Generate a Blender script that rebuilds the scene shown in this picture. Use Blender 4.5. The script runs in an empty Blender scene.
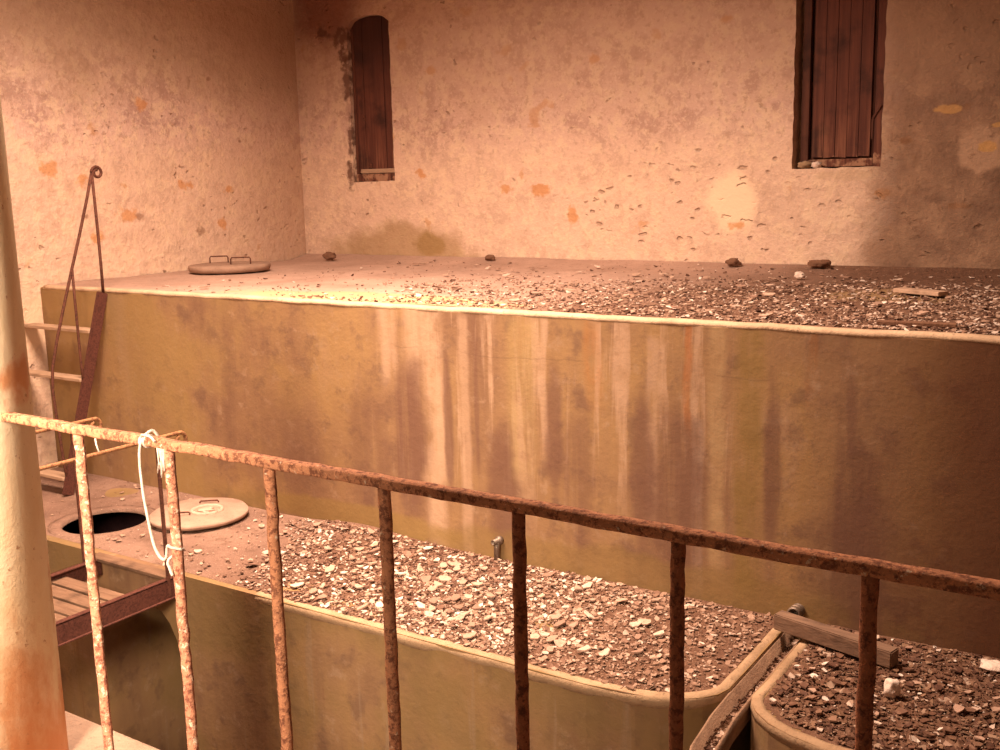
import bpy, bmesh, math, random
from mathutils import Vector, Matrix, noise as mn
random.seed(7)
C = bpy.context.scene.collection
EYE = 1.55                     # camera height above the walkway; coordinates below are given from eye level
YB, XL, YF, ZT, ZL, YL = 7.65, -7.3, 4.75, -0.686, -2.10, 3.66   # back wall, left wall, upper tank face/top, lower tank top/front

# ------------------------------------------------------------------ node helpers
class NT:
    def __init__(s, name, rough=.9, spec=.2):
        s.m = bpy.data.materials.new(name); s.m.use_nodes = True
        s.t = s.m.node_tree; s.b = s.t.nodes['Principled BSDF']
        s.b.inputs['Roughness'].default_value = rough
        s.b.inputs['Specular IOR Level'].default_value = spec
        g = s.n('ShaderNodeNewGeometry')
        s.pos = s.vadd(g.outputs['Position'], (0, 0, -EYE))
    def n(s, t): return s.t.nodes.new(t)
    def set(s, sock, v):
        if hasattr(v, 'is_output') or isinstance(v, bpy.types.NodeSocket): s.t.links.new(v, sock)
        else:
            if sock.type == 'RGBA' and len(v) == 3: v = (*v, 1)
            sock.default_value = v
    def vm(s, op, a, b=None):
        n = s.n('ShaderNodeVectorMath'); n.operation = op; s.set(n.inputs[0], a)
        if b is not None: s.set(n.inputs[1], b)
        return n.outputs['Value'] if op in ('LENGTH', 'DOT_PRODUCT') else n.outputs[0]
    def vadd(s, a, b): return s.vm('ADD', a, b)
    def vmul(s, a, b): return s.vm('MULTIPLY', a, b)
    def ma(s, op, a, b=0.0, clamp=False):
        n = s.n('ShaderNodeMath'); n.operation = op; n.use_clamp = clamp
        s.set(n.inputs[0], a); s.set(n.inputs[1], b); return n.outputs[0]
    def noise(s, scale, detail=4, vec=None, rough=.55, col=False, dist=0):
        n = s.n('ShaderNodeTexNoise'); s.set(n.inputs['Vector'], vec or s.pos)
        n.inputs['Scale'].default_value = scale; n.inputs['Detail'].default_value = detail
        n.inputs['Roughness'].default_value = rough; n.inputs['Distortion'].default_value = dist
        return n.outputs['Color'] if col else n.outputs['Fac']
    def vor(s, scale, vec=None, out='Distance'):
        n = s.n('ShaderNodeTexVoronoi'); s.set(n.inputs['Vector'], vec or s.pos); n.inputs['Scale'].default_value = scale
        return n.outputs[out]
    def rng(s, v, a, b, c=0.0, d=1.0):
        n = s.n('ShaderNodeMapRange'); n.interpolation_type = 'SMOOTHSTEP'
        s.set(n.inputs['Value'], v)
        if a > b: a, b, c, d = b, a, d, c
        n.inputs['From Min'].default_value = a; n.inputs['From Max'].default_value = b
        n.inputs['To Min'].default_value = c; n.inputs['To Max'].default_value = d
        return n.outputs['Result']
    def mix(s, a, b, f, mode='MIX'):
        n = s.n('ShaderNodeMix'); n.data_type = 'RGBA'; n.blend_type = mode
        s.set(n.inputs[0], f); s.set(n.inputs[6], a); s.set(n.inputs[7], b); return n.outputs[2]
    def ramp(s, f, stops):
        n = s.n('ShaderNodeValToRGB'); s.set(n.inputs[0], f); e = n.color_ramp.elements
        while len(e) < len(stops): e.new(.5)
        for el, (p, c) in zip(e, stops): el.position = p; el.color = (*c, 1)
        return n.outputs[0]
    def xyz(s, v=None):
        n = s.n('ShaderNodeSeparateXYZ'); s.set(n.inputs[0], v or s.pos); return n.outputs
    def blob(s, c, r, k=.5, ns=4, a=.75, b=1.15):
        """mask of a roughly elliptic patch; an axis with radius 0 is ignored"""
        v = s.vmul(s.vadd(s.pos, (-c[0], -c[1], -c[2])), tuple(1/q if q else 0 for q in r))
        d = s.vm('LENGTH', v)
        d = s.ma('ADD', d, s.ma('MULTIPLY', s.ma('SUBTRACT', s.noise(ns, 5), .5), k*2))
        return s.rng(d, b, a)
    def mul(s, *f):
        o = f[0]
        for q in f[1:]: o = s.ma('MULTIPLY', o, q)
        return o
    def bump(s, h, dist=.01, strength=1.0, prev=None):
        n = s.n('ShaderNodeBump'); n.inputs['Strength'].default_value = strength; n.inputs['Distance'].default_value = dist
        s.set(n.inputs['Height'], h)
        if prev is not None: s.set(n.inputs['Normal'], prev)
        return n.outputs[0]
    def out(s, col, normal=None, rough=None, metal=None):
        s.set(s.b.inputs['Base Color'], col)
        if normal is not None: s.set(s.b.inputs['Normal'], normal)
        if rough is not None: s.set(s.b.inputs['Roughness'], rough)
        if metal is not None: s.b.inputs['Metallic'].default_value = metal
        return s.m

def plaster(name, back):
    t = NT(name, .95, .1)
    x, y, z = t.xyz()
    n1 = t.noise(1.1, 6); n2 = t.noise(5, 8, rough=.65); n3 = t.noise(17, 6, rough=.65); n4 = t.noise(38, 4)
    c = t.ramp(n1, [(.30, (.60, .42, .35)), (.5, (.70, .50, .42)), (.7, (.74, .53, .43))])
    c = t.mix(c, (.44, .285, .245), t.rng(n2, .47, .62, 0, .75))                     # mauve-grey mottling
    c = t.mix(c, (.80, .62, .46), t.rng(t.noise(8, 6, t.vadd(t.pos, (3, 7, 1)), .7), .48, .60, 0, .8))
    c = t.mix(c, (.42, .27, .21), t.rng(n3, .52, .64, 0, .65))
    c = t.mix(c, (.84, .66, .54), t.rng(n4, .54, .66, 0, .5))
    lowband = t.rng(t.ma('ADD', z, t.ma('MULTIPLY', t.ma('SUBTRACT', n1, .5), .6)), .55, .15)
    c = t.mix(c, (.80, .60, .42), t.ma('MULTIPLY', lowband, .45))                    # paler and yellower low on the wall
    # stone and ochre showing through, small pits
    oc = t.rng(t.noise(4.3, 3, t.vadd(t.pos, (11, 5, 2)), .5), .67, .74)
    c = t.mix(c, (.56, .28, .11), t.ma('MULTIPLY', oc, .55))
    vv = t.vadd(t.vmul(t.pos, (1, 1, 1.7)), t.vmul(t.noise(6, 3, col=True), (.25, .25, .25)))
    pit = t.mul(t.rng(t.vor(7.5, vv), .20, .08), t.rng(t.noise(2.1, 2, t.vadd(t.pos, (1, 9, 4))), .50, .62))
    c = t.mix(c, (.27, .15, .10), t.ma('MULTIPLY', pit, .5))
    hole = t.ma('MULTIPLY', pit, .4)
    h = t.ma('ADD', t.ma('MULTIPLY', n2, .6), t.ma('MULTIPLY', n3, .35))
    if back:
        # chipped zone between the windows
        v2 = t.vadd(t.vmul(t.pos, (1, 0, 2.0)), t.vmul(t.noise(9, 3, col=True), (.14, .14, .14)))
        chips = t.mul(t.rng(t.vor(6.0, v2), .22, .10), t.blob((-3.2, 0, -.12), (1.3, 0, .42), .3, 3), t.rng(n1, .40, .48))
        c = t.mix(c, (.42, .27, .19), t.ma('MULTIPLY', chips, .6)); hole = t.ma('MAXIMUM', hole, t.ma('MULTIPLY', chips, .5))
        rep = t.blob((-2.93, 0, -.19), (.21, 0, .21), .6, 5, .7, 1.2)                           # smooth repair patch
        c = t.mix(c, (.90, .70, .50), rep)
        h = t.mix(h, (.5, .5, .5), t.ma('MULTIPLY', rep, .8))
        for (cx, cz, rx, rz) in ((-4.61, -.06, .09, .05), (-4.95, -.05, .05, .05), (-4.3, -.27, .05, .06), (-1.83, -.13, .07, .03), (-1.43, .42, .10, .035), (-1.70, .22, .05, .025), (-1.35, -.22, .07, .02), (-5.7, .98, .05, .04), (-4.1, .95, .06, .035), (-3.0, 1.15, .05, .03), (-5.85, .1, .05, .04), (-2.9, -.35, .06, .03)):
            c = t.mix(c, (.60, .28, .10), t.ma('MULTIPLY', t.blob((cx, 0, cz), (rx, 0, rz), 1.5, 16, .5, 1.3), .75))
        damp_shade = t.rng(t.ma('ADD', x, t.ma('ADD', t.ma('MULTIPLY', t.ma('SUBTRACT', n1, .5), .5), t.ma('MULTIPLY', t.ma('SUBTRACT', n2, .5), .35))), -2.12, -1.72)
        c = t.mix(c, t.ramp(n2, [(.36, (.14, .073, .045)), (.5, (.215, .125, .078)), (.66, (.33, .205, .13))]), t.ma('MULTIPLY', damp_shade, .86))   # damp stained render, with the shade of the right side painted in
        pat = t.blob((-1.22, 0, .16), (.17, 0, .17), .8, 6)
        c = t.mix(c, (.56, .38, .26), t.ma('MULTIPLY', pat, .7))
        c = t.mix(c, (.44, .29, .19), t.mul(damp_shade, t.rng(t.noise(3.1, 6, t.vadd(t.pos, (2, 4, 6)), .65), .56, .62), .55))
        c = t.mix(c, (.13, .07, .045), t.mul(damp_shade, t.rng(t.noise(6.3, 5, t.vadd(t.pos, (9, 4, 2)), .65), .60, .70), .6))
        c = t.mix(c, (.60, .44, .30), t.ma('MULTIPLY', t.blob((-2.08, 0, .0), (.20, 0, .04), 1.0, 9), .6))
        for (cx, cz, rx, rz) in ((-1.20, .16, .06, .04), (-1.43, .42, .09, .03), (-1.13, .30, .04, .02)):
            c = t.mix(c, (.62, .37, .14), t.ma('MULTIPLY', t.blob((cx, 0, cz), (rx, 0, rz), .9, 11), .8))
        ol = t.blob((-6.1, 0, -.62), (.85, 0, .30), .5, 3)                              # algae at the foot of the wall
        c = t.mix(c, (.36, .235, .11), t.ma('MULTIPLY', ol, .7))
        ol2 = t.blob((-5.78, 0, -.53), (.18, 0, .12), .5, 6)
        c = t.mix(c, (.30, .19, .065), t.ma('MULTIPLY', ol2, .65))
        up = t.rng(t.ma('ADD', z, t.ma('MULTIPLY', t.ma('SUBTRACT', n1, .5), 1.0)), .1, 1.0)
        c = t.mix(c, (.42, .28, .19), t.ma('MULTIPLY', up, .6))                        # yellow-brown above, painting in the shade of the upper wall
        soot = t.blob((-6.9, 0, 1.66), (.50, 0, .50), .5, 3.5, .35, 1.25)
        c = t.mix(c, (.20, .075, .045), t.ma('MULTIPLY', soot, .85))
        for (cx, cz, rx, rz) in ((-6.74, 1.36, .15, .07), (-6.68, 1.18, .07, .06), (-6.95, 1.42, .05, .06), (-6.67, .98, .05, .16), (-6.67, .45, .03, .16), (-6.67, .12, .04, .10)):
            c = t.mix(c, (.13, .062, .042), t.ma('MULTIPLY', t.blob((cx, 0, cz), (rx, 0, rz), 2.0, 15, .4, 1.4), .85))
    else:
        up = t.rng(t.ma('ADD', t.ma('SUBTRACT', z, t.ma('MULTIPLY', t.ma('SUBTRACT', y, 5.0), -.05)), t.ma('MULTIPLY', t.ma('SUBTRACT', n1, .5), 1.1)), .5, 1.2)
        c = t.mix(c, (.42, .29, .19), t.ma('MULTIPLY', up, .75))
        c = t.mix(c, (.40, .25, .17), t.mul(t.rng(y, 6.2, 7.6), .55))
        for (cy, cz, ry, rz) in ((5.62, -.18, .10, .05), (4.93, .18, .07, .07), (5.81, .70, .06, .05), (6.2, .05, .08, .04), (5.3, -.35, .07, .05), (6.7, .0, .05, .03), (5.2, .1, .06, .05), (6.6, -.3, .05, .05)):
            c = t.mix(c, (.60, .28, .10), t.ma('MULTIPLY', t.blob((0, cy, cz), (0, ry, rz), 1.5, 16, .5, 1.3), .7))
        for (cy, cz, ry, rz) in ((5.72, -.2, .04, .025), (6.35, -.35, .05, .04), (5.2, -.18, .04, .02), (6.55, .95, .03, .02)):
            c = t.mix(c, (.30, .17, .11), t.ma('MULTIPLY', t.blob((0, cy, cz), (0, ry, rz), 1.4, 18, .5, 1.3), .7))
        c = t.mix(c, (.82, .60, .42), t.ma('MULTIPLY', t.blob((0, 4.7, -.95), (0, .25, .22), .7, 6), .8))
    h = t.ma('SUBTRACT', h, t.ma('MULTIPLY', hole, .9))
    nb = t.bump(h, .045, .8); nb = t.bump(n4, .006, .6, nb)
    return t.out(c, nb)

def tank_face(name, upper):
    t = NT(name, .8, .25)
    x, y, z = t.xyz()
    st = t.noise(1.0, 5, t.vmul(t.pos, (2.6, 2.6, .32)), .6)
    st2 = t.noise(1.0, 5, t.vadd(t.vmul(t.pos, (9, 9, .5)), (4, 2, 1)), .6)
    n1 = t.noise(1.6, 6); n2 = t.noise(7, 7, rough=.65); n3 = t.noise(45, 4)
    c = t.ramp(t.ma('ADD', t.ma('MULTIPLY', st, .55), t.ma('MULTIPLY', n1, .45)),
               [(.34, (.18, .098, .060)), (.45, (.27, .162, .085)), (.55, (.32, .198, .09)), (.68, (.38, .245, .15))])
    c = t.mix(c, (.15, .085, .058), t.rng(n2, .50, .68, 0, .6))
    c = t.mix(c, (.38, .26, .17), t.rng(t.noise(11, 6, t.vadd(t.pos, (2, 8, 3)), .65), .55, .72, 0, .5))
    if upper:
        c = t.mix(c, (.30, .195, .075), t.mul(t.rng(x, -3.9, -5.2), t.rng(n1, .40, .60), .6))
        wob = t.ma('MULTIPLY', t.ma('SUBTRACT', t.noise(2.5, 4), .5), .07)
        xs = t.ma('ADD', x, wob)
        def run(cx, w, z0, z1, col, k):
            nonlocal c
            d = t.ma('ABSOLUTE', t.ma('SUBTRACT', xs, cx))
            m = t.mul(t.rng(d, w, w*.35), t.rng(z, z1-.25, z1), t.rng(z, z0+.06, z0), t.rng(t.ma('ADD', t.ma('MULTIPLY', st2, .5), t.ma('MULTIPLY', n2, .5)), .34, .56), k)
            c = t.mix(c, col, m)
        pale = (.46, .31, .205); mauve = (.155, .080, .054); oliv = (.24, .155, .052)
        # lime runs
        stp = t.noise(1.0, 5, t.vadd(t.vmul(t.pos, (7.5, 0, .55)), (1.7, 0, .4)), .6, dist=.3)
        zone = t.mul(t.rng(x, -4.15, -3.7), t.rng(x, -1.55, -1.95), t.rng(t.ma('ADD', z, t.ma('MULTIPLY', t.ma('SUBTRACT', n1, .5), 1.2)), -2.05, -1.45))
        c = t.mix(c, pale, t.mul(t.rng(stp, .50, .60), zone, t.rng(n2, .36, .55, .45, 1), .8))
        run(-3.92, .09, -.7, -1.0, pale, .8); run(-3.60, .10, -.7, -1.95, pale, .9); run(-3.72, .12, -.7, -1.0, pale, .7); run(-3.38, .05, -.75, -2.0, pale, .6)
        run(-2.86, .035, -.7, -1.3, pale, .7); run(-2.22, .05, -.8, -1.6, pale, .6); run(-1.88, .06, -.72, -1.8, (.42, .29, .15), .7)
        run(-1.72, .10, -.72, -1.9, oliv, .8); run(-1.98, .04, -1.2, -1.9, (.36, .26, .20), .7); run(-3.0, .12, -.75, -1.5, (.36, .25, .11), .6)
        # wet mauve tongues, pointed at the top
        for (cx, cz, rx, rz, k) in ((-3.78, -1.50, .15, .55, .9), (-3.50, -1.35, .035, .5, .75), (-3.14, -1.70, .13, .42, .8), (-2.80, -1.35, .06, .5, .7), (-2.66, -1.6, .13, .5, .6), (-2.28, -1.45, .08, .5, .8), (-2.08, -1.55, .17, .62, .85), (-1.60, -1.4, .05, .5, .75), (-1.22, -1.45, .13, .38, .85), (-1.16, -1.85, .24, .45, .75), (-1.24, -1.05, .03, .2, .6), (-3.3, -1.25, .02, .45, .6), (-4.1, -1.6, .2, .5, .55), (-4.9, -1.7, .5, .45, .4)):
            c = t.mix(c, mauve, t.ma('MULTIPLY', t.blob((cx, 0, cz), (rx, 0, rz), .55, 5, .5, 1.2), t.ma('MULTIPLY', t.rng(st2, .30, .52, .35, 1.0), k)))
        run(-2.56, .07, -.7, -1.0, (.36, .17, .06), .7); run(-2.03, .028, -.69, -1.05, (.34, .14, .05), .8); run(-1.42, .03, -.70, -.85, (.28, .12, .04), .7)
        c = t.mix(c, (.105, .040, .020), t.mul(t.rng(t.ma('ADD', x, t.ma('MULTIPLY', t.ma('SUBTRACT', n1, .5), .5)), -1.3, -.6), .9))  # shade over the right end of the face, painted into the colour
        c = t.mix(c, (.23, .15, .05), t.mul(t.blob((-2.4, 0, -2.05), (1.3, 0, .14), .6, 4), .5))
        c = t.mix(c, (.27, .175, .06), t.mul(t.blob((-4.3, 0, -2.02), (.9, 0, .09), .4, 4), .7))
        # hairline crack and the line of an old water level
        ck = t.ma('ABSOLUTE', t.ma('ADD', t.ma('SUBTRACT', z, -.935), t.ma('MULTIPLY', t.ma('SUBTRACT', t.noise(1.5, 4), .5), .16)))
        ckm = t.mul(t.rng(ck, .006, .001), t.rng(x, -4.9, -4.3), t.rng(t.noise(3, 2), .48, .58))
        c = t.mix(c, (.12, .07, .045), t.ma('MULTIPLY', ckm, .25))
    else:
        c = t.mix(c, (.20, .135, .055), t.rng(n1, .42, .6, 0, .6))
        c = t.mix(c, (.17, .07, .035), t.mul(t.rng(st2, .60, .72), .7))
        c = t.mix(c, (.30, .21, .14), t.mul(t.rng(st2, .40, .32), .45))
        ckm = t.ma('MULTIPLY', n3, 0)
    h = t.ma('ADD', t.ma('MULTIPLY', n2, .5), t.ma('MULTIPLY', n3, .12))
    return t.out(c, t.bump(h, .02, .5))

def simple(name, cols, scale=8, bump=.01, bs=30, rough=.9, spec=.2, metal=None, detail=5, stretch=(1, 1, 1), spots=None):
    t = NT(name, rough, spec)
    v = t.vmul(t.pos, stretch)
    n = t.noise(scale, detail, v, .6)
    k = len(cols)
    c = t.ramp(n, [(.32 + .36*i/max(1, k-1), q) for i, q in enumerate(cols)])
    nb = t.noise(bs, 5, v, .65)
    c = t.mix(c, tuple(q*.45 for q in cols[0]), t.rng(nb, .56, .72, 0, .6))
    if spots:
        col, sc, a, b = spots
        c = t.mix(c, col, t.rng(t.noise(sc, 3, t.vadd(v, (5, 3, 8))), a, b))
    return t.out(c, t.bump(nb, bump, .9), metal=metal)

def flake_mat(name, stops, amt=.25):
    t = NT(name, .75, .3)
    oi = t.n('ShaderNodeObjectInfo')
    at = t.n('ShaderNodeAttribute'); at.attribute_name = 'tone'
    f = t.ma('FRACT', t.ma('ADD', oi.outputs['Random'], at.outputs['Fac']))
    c = t.ramp(f, stops)
    n = t.noise(40, 4)
    c = t.mix(c, (.30, .18, .12), t.rng(n, .50, .70, 0, amt*2))
    return t.out(c, t.bump(n, .004, .6))

def wood_mat(name, a, b, stretch):
    t = NT(name, .75, .25)
    v = t.vmul(t.pos, stretch)
    n = t.noise(1, 6, v, .65, dist=.4); n2 = t.noise(6, 5)
    c = t.ramp(n, [(.3, a), (.7, b)])
    c = t.mix(c, tuple(q*.45 for q in a), t.rng(n2, .5, .72, 0, .7))
    return t.out(c, t.bump(n, .006, .8))

def shutter_mat():
    t = NT('shutter_wood', .75, .25)
    x, y, z = t.xyz()
    v = t.vmul(t.pos, (38, 20, 1.6))
    n = t.noise(1, 6, v, .6); n2 = t.noise(4, 5)
    c = t.ramp(n, [(.3, (.085, .03, .022)), (.7, (.155, .055, .036))])
    c = t.mix(c, (.04, .017, .014), t.rng(n2, .48, .68, 0, .85))
    c = t.mix(c, (.035, .014, .012), t.mul(t.blob((-6.4, 0, 1.6), (.5, 0, .75), .5, 4, .3, 1.2), .75))  # painted shade at the top of the left shutter, under its arch
    bare = t.mul(t.rng(t.ma('ADD', z, t.ma('MULTIPLY', t.ma('SUBTRACT', t.noise(16, 4), .5), .16)), .135, .115), t.rng(t.noise(14, 3), .40, .55))
    worn = t.mul(t.rng(z, .55, .15), t.rng(n, .45, .62), .4)
    c = t.mix(c, (.32, .15, .09), worn)
    c = t.mix(c, (.50, .30, .19), t.ma('MULTIPLY', bare, .6))
    return t.out(c, t.bump(n, .006, .8))

def rust(name, base, dark, pale, paleamt=.0, bump=.006):
    t = NT(name, .85, .2)
    n = t.noise(70, 6, rough=.7); n2 = t.noise(18, 5); n3 = t.noise(190, 3)
    c = t.ramp(n2, [(.3, base), (.5, tuple(q*1.15 for q in base)), (.72, tuple(q*.75 for q in base))])
    c = t.mix(c, dark, t.rng(n, .47, .60, 0, .85))
    c = t.mix(c, tuple(min(1, q*1.7) for q in base), t.rng(n3, .56, .7, 0, .6))
    if paleamt: c = t.mix(c, pale, t.mul(t.rng(t.noise(48, 5, t.vadd(t.pos, (3, 1, 2)), .7), .62-.08*paleamt, .70-.08*paleamt), .9))
    return t.out(c, t.bump(n, bump, 1.0))

def dirt_mat(name, upper):
    t = NT(name, .95, .1)
    x, y, z = t.xyz()
    n1 = t.noise(2.2, 6); n2 = t.noise(24, 6, rough=.7); n3 = t.noise(90, 4)
    pale = t.ramp(n1, [(.3, (.42, .28, .22)), (.7, (.58, .40, .32))] if upper else [(.3, (.19, .115, .085)), (.5, (.28, .175, .132)), (.7, (.36, .235, .175))])
    if not upper: pale = t.mix(pale, (.17, .10, .07), t.rng(t.noise(9, 6, rough=.7), .52, .68, 0, .7))
    brown = t.ramp(n2, [(.3, (.10, .048, .031)), (.6, (.20, .11, .07)), (.75, (.31, .185, .125))])
    if upper: f = t.rng(t.ma('ADD', t.ma('ADD', x, t.ma('MULTIPLY', y, -.25)), t.ma('MULTIPLY', t.ma('SUBTRACT', n1, .5), 2.2)), -5.4, -3.6)
    else: f = t.rng(t.ma('ADD', x, t.ma('MULTIPLY', t.ma('SUBTRACT', n1, .5), 1.4)), -4.7, -3.9)
    c = t.mix(pale, brown, t.ma('MULTIPLY', f, .92))
    c = t.mix(c, (.20, .12, .085), t.rng(n2, .52, .72, 0, .5))
    c = t.mix(c, (.70, .54, .42), t.rng(n3, .62, .72, 0, .5))
    if upper:
        c = t.mix(c, (.60, .43, .20), t.mul(t.blob((-4.3, 5.0, 0), (1.1, .28, 0), .6, 3), .6))  # bright strip of light along the front edge, painted in yellow
        c = t.mix(c, (.36, .24, .12), t.mul(t.blob((-1.45, 6.2, 0), (.35, .35, 0), .5, 3), .7))
    return t.out(c, t.bump(t.ma('ADD', n2, t.ma('MULTIPLY', n3, .4)), .02, .9))

M = {}
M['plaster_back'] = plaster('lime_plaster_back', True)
M['plaster_left'] = plaster('lime_plaster_left', False)
M['plain'] = simple('rough_render', [(.50, .38, .30), (.62, .47, .36)], 3)
M['tank_up'] = tank_face('stained_concrete_upper', True)
M['tank_low'] = tank_face('stained_concrete_lower', False)
M['rim'] = simple('worn_lit_edge', [(.46, .32, .21), (.62, .46, .31)], 6, .006, 50)  # worn cement, made paler to paint in the lit front edge
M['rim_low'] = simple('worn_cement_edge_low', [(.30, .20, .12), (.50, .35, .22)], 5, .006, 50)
M['dirt_up'] = dirt_mat('tank_top_dirt', True)
M['dirt_low'] = dirt_mat('lower_top_dirt', False)
M['concrete'] = simple('dusty_concrete', [(.45, .32, .25), (.60, .44, .34)], 6, .008, 45)
M['unlit_inside'] = simple('dark_purple_lining', [(.030, .012, .016), (.055, .022, .024)], 6, .006, 45)  # near-black purple standing in for the unlit inside of the tank
M['walk'] = simple('walkway_cement', [(.26, .18, .13), (.36, .25, .18)], 6, .008, 45)
M['lid'] = simple('lid_concrete', [(.34, .225, .17), (.45, .31, .235)], 7, .006, 55)
M['lid_dark'] = simple('lid_concrete_grey', [(.26, .165, .12), (.40, .27, .20)], 7, .006, 55)
M['shutter'] = shutter_mat()
M['frame'] = wood_mat('frame_wood', (.075, .028, .02), (.14, .052, .032), (30, 20, 2))
M['beam'] = wood_mat('timber', (.15, .09, .062), (.26, .165, .11), (5, 40, 40))
M['rust'] = rust('rusted_bar', (.50, .235, .13), (.16, .06, .038), (.80, .66, .50), .12)
M['rust_pale'] = rust('rusted_bar_paint', (.52, .24, .15), (.18, .06, .04), (.82, .68, .52), .9)
M['rust_shaded'] = rust('rusted_bar_shaded', (.34, .14, .075), (.11, .04, .028), (.6, .4, .3), 0)  # same rust made darker: shade of the right-hand uprights painted in
M['iron'] = rust('dark_iron', (.115, .045, .03), (.05, .02, .015), (.3, .2, .15), 0, .002)
M['redoxide'] = rust('red_oxide_iron', (.095, .034, .024), (.055, .020, .015), (.4, .2, .12), 0, .003)
M['ironbrown'] = rust('brown_iron', (.30, .15, .07), (.12, .05, .03), (.4, .2, .12), 0, .002)
M['slat'] = wood_mat('weathered_slat', (.14, .078, .048), (.24, .145, .092), (5, 40, 40))
M['tread'] = wood_mat('weathered_tread', (.36, .24, .16), (.50, .35, .24), (5, 40, 40))
M['cord'] = simple('white_cord', [(.60, .52, .45), (.72, .64, .56)], 60, .003, 250)
M['stone_white'] = simple('white_stone', [(.70, .56, .48), (.85, .72, .62)], 12, .01, 40)
M['stone_dark'] = simple('dark_stone', [(.16, .08, .05), (.24, .13, .08)], 12, .01, 40)
M['stone_tan'] = simple('tan_stone', [(.30, .20, .12), (.42, .29, .18)], 12, .01, 40)
M['board'] = wood_mat('pale_board', (.46, .31, .22), (.60, .43, .31), (5, 40, 40))
M['metal'] = simple('dull_galvanised_metal', [(.15, .115, .09), (.26, .20, .16)], 30, .002, 90, .5, .5, .6)
M['void'] = simple('pipe_inside', [(.03, .02, .015), (.05, .03, .02)], 30)
M['gutter'] = simple('gutter_concrete', [(.22, .135, .09), (.34, .22, .145)], 9, .006, 60)
M['flake'] = flake_mat('plaster_flake', [(.0, (.28, .165, .12)), (.4, (.42, .28, .21)), (.8, (.54, .38, .29)), (1., (.74, .61, .51))])
M['shard'] = flake_mat('brown_shard', [(.0, (.09, .04, .026)), (.5, (.17, .09, .058)), (1., (.28, .165, .11))], .4)
M['litter'] = flake_mat('litter_mix', [(.0, (.08, .036, .024)), (.35, (.16, .082, .053)), (.6, (.29, .18, .125)), (.85, (.46, .315, .235)), (1., (.84, .73, .64))], .25)
M['litter_brown'] = flake_mat('litter_brown_mix', [(.0, (.065, .028, .018)), (.5, (.145, .07, .042)), (.82, (.24, .14, .085)), (.95, (.42, .30, .22)), (1., (.85, .76, .68))], .3)

def iron_column_mat():
    t = NT('painted_iron_column', .6, .35)
    x, y, z = t.xyz()
    n = t.noise(5, 6, t.vmul(t.pos, (1, 1, .5)), .65); n2 = t.noise(40, 5, rough=.7)
    c = t.ramp(n, [(.3, (.82, .64, .40)), (.6, (.88, .76, .56)), (.75, (.84, .64, .40))])
    low = t.rng(t.ma('ADD', z, t.ma('MULTIPLY', t.ma('SUBTRACT', n, .5), 1.5)), -1.15, -1.6)
    c = t.mix(c, (.60, .22, .07), t.ma('MULTIPLY', low, .85))
    c = t.mix(c, (.66, .26, .09), t.mul(t.blob((-2.55, 1.5, -.46), (.06, .1, .09), .6, 14), .8))
    c = t.mix(c, (.58, .26, .10), t.mul(t.rng(n, .585, .68), .7))
    c = t.mix(c, (.42, .19, .08), t.rng(n2, .62, .70, 0, .75))
    return t.out(c, t.bump(n2, .003, .5))
M['column'] = iron_column_mat()

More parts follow.
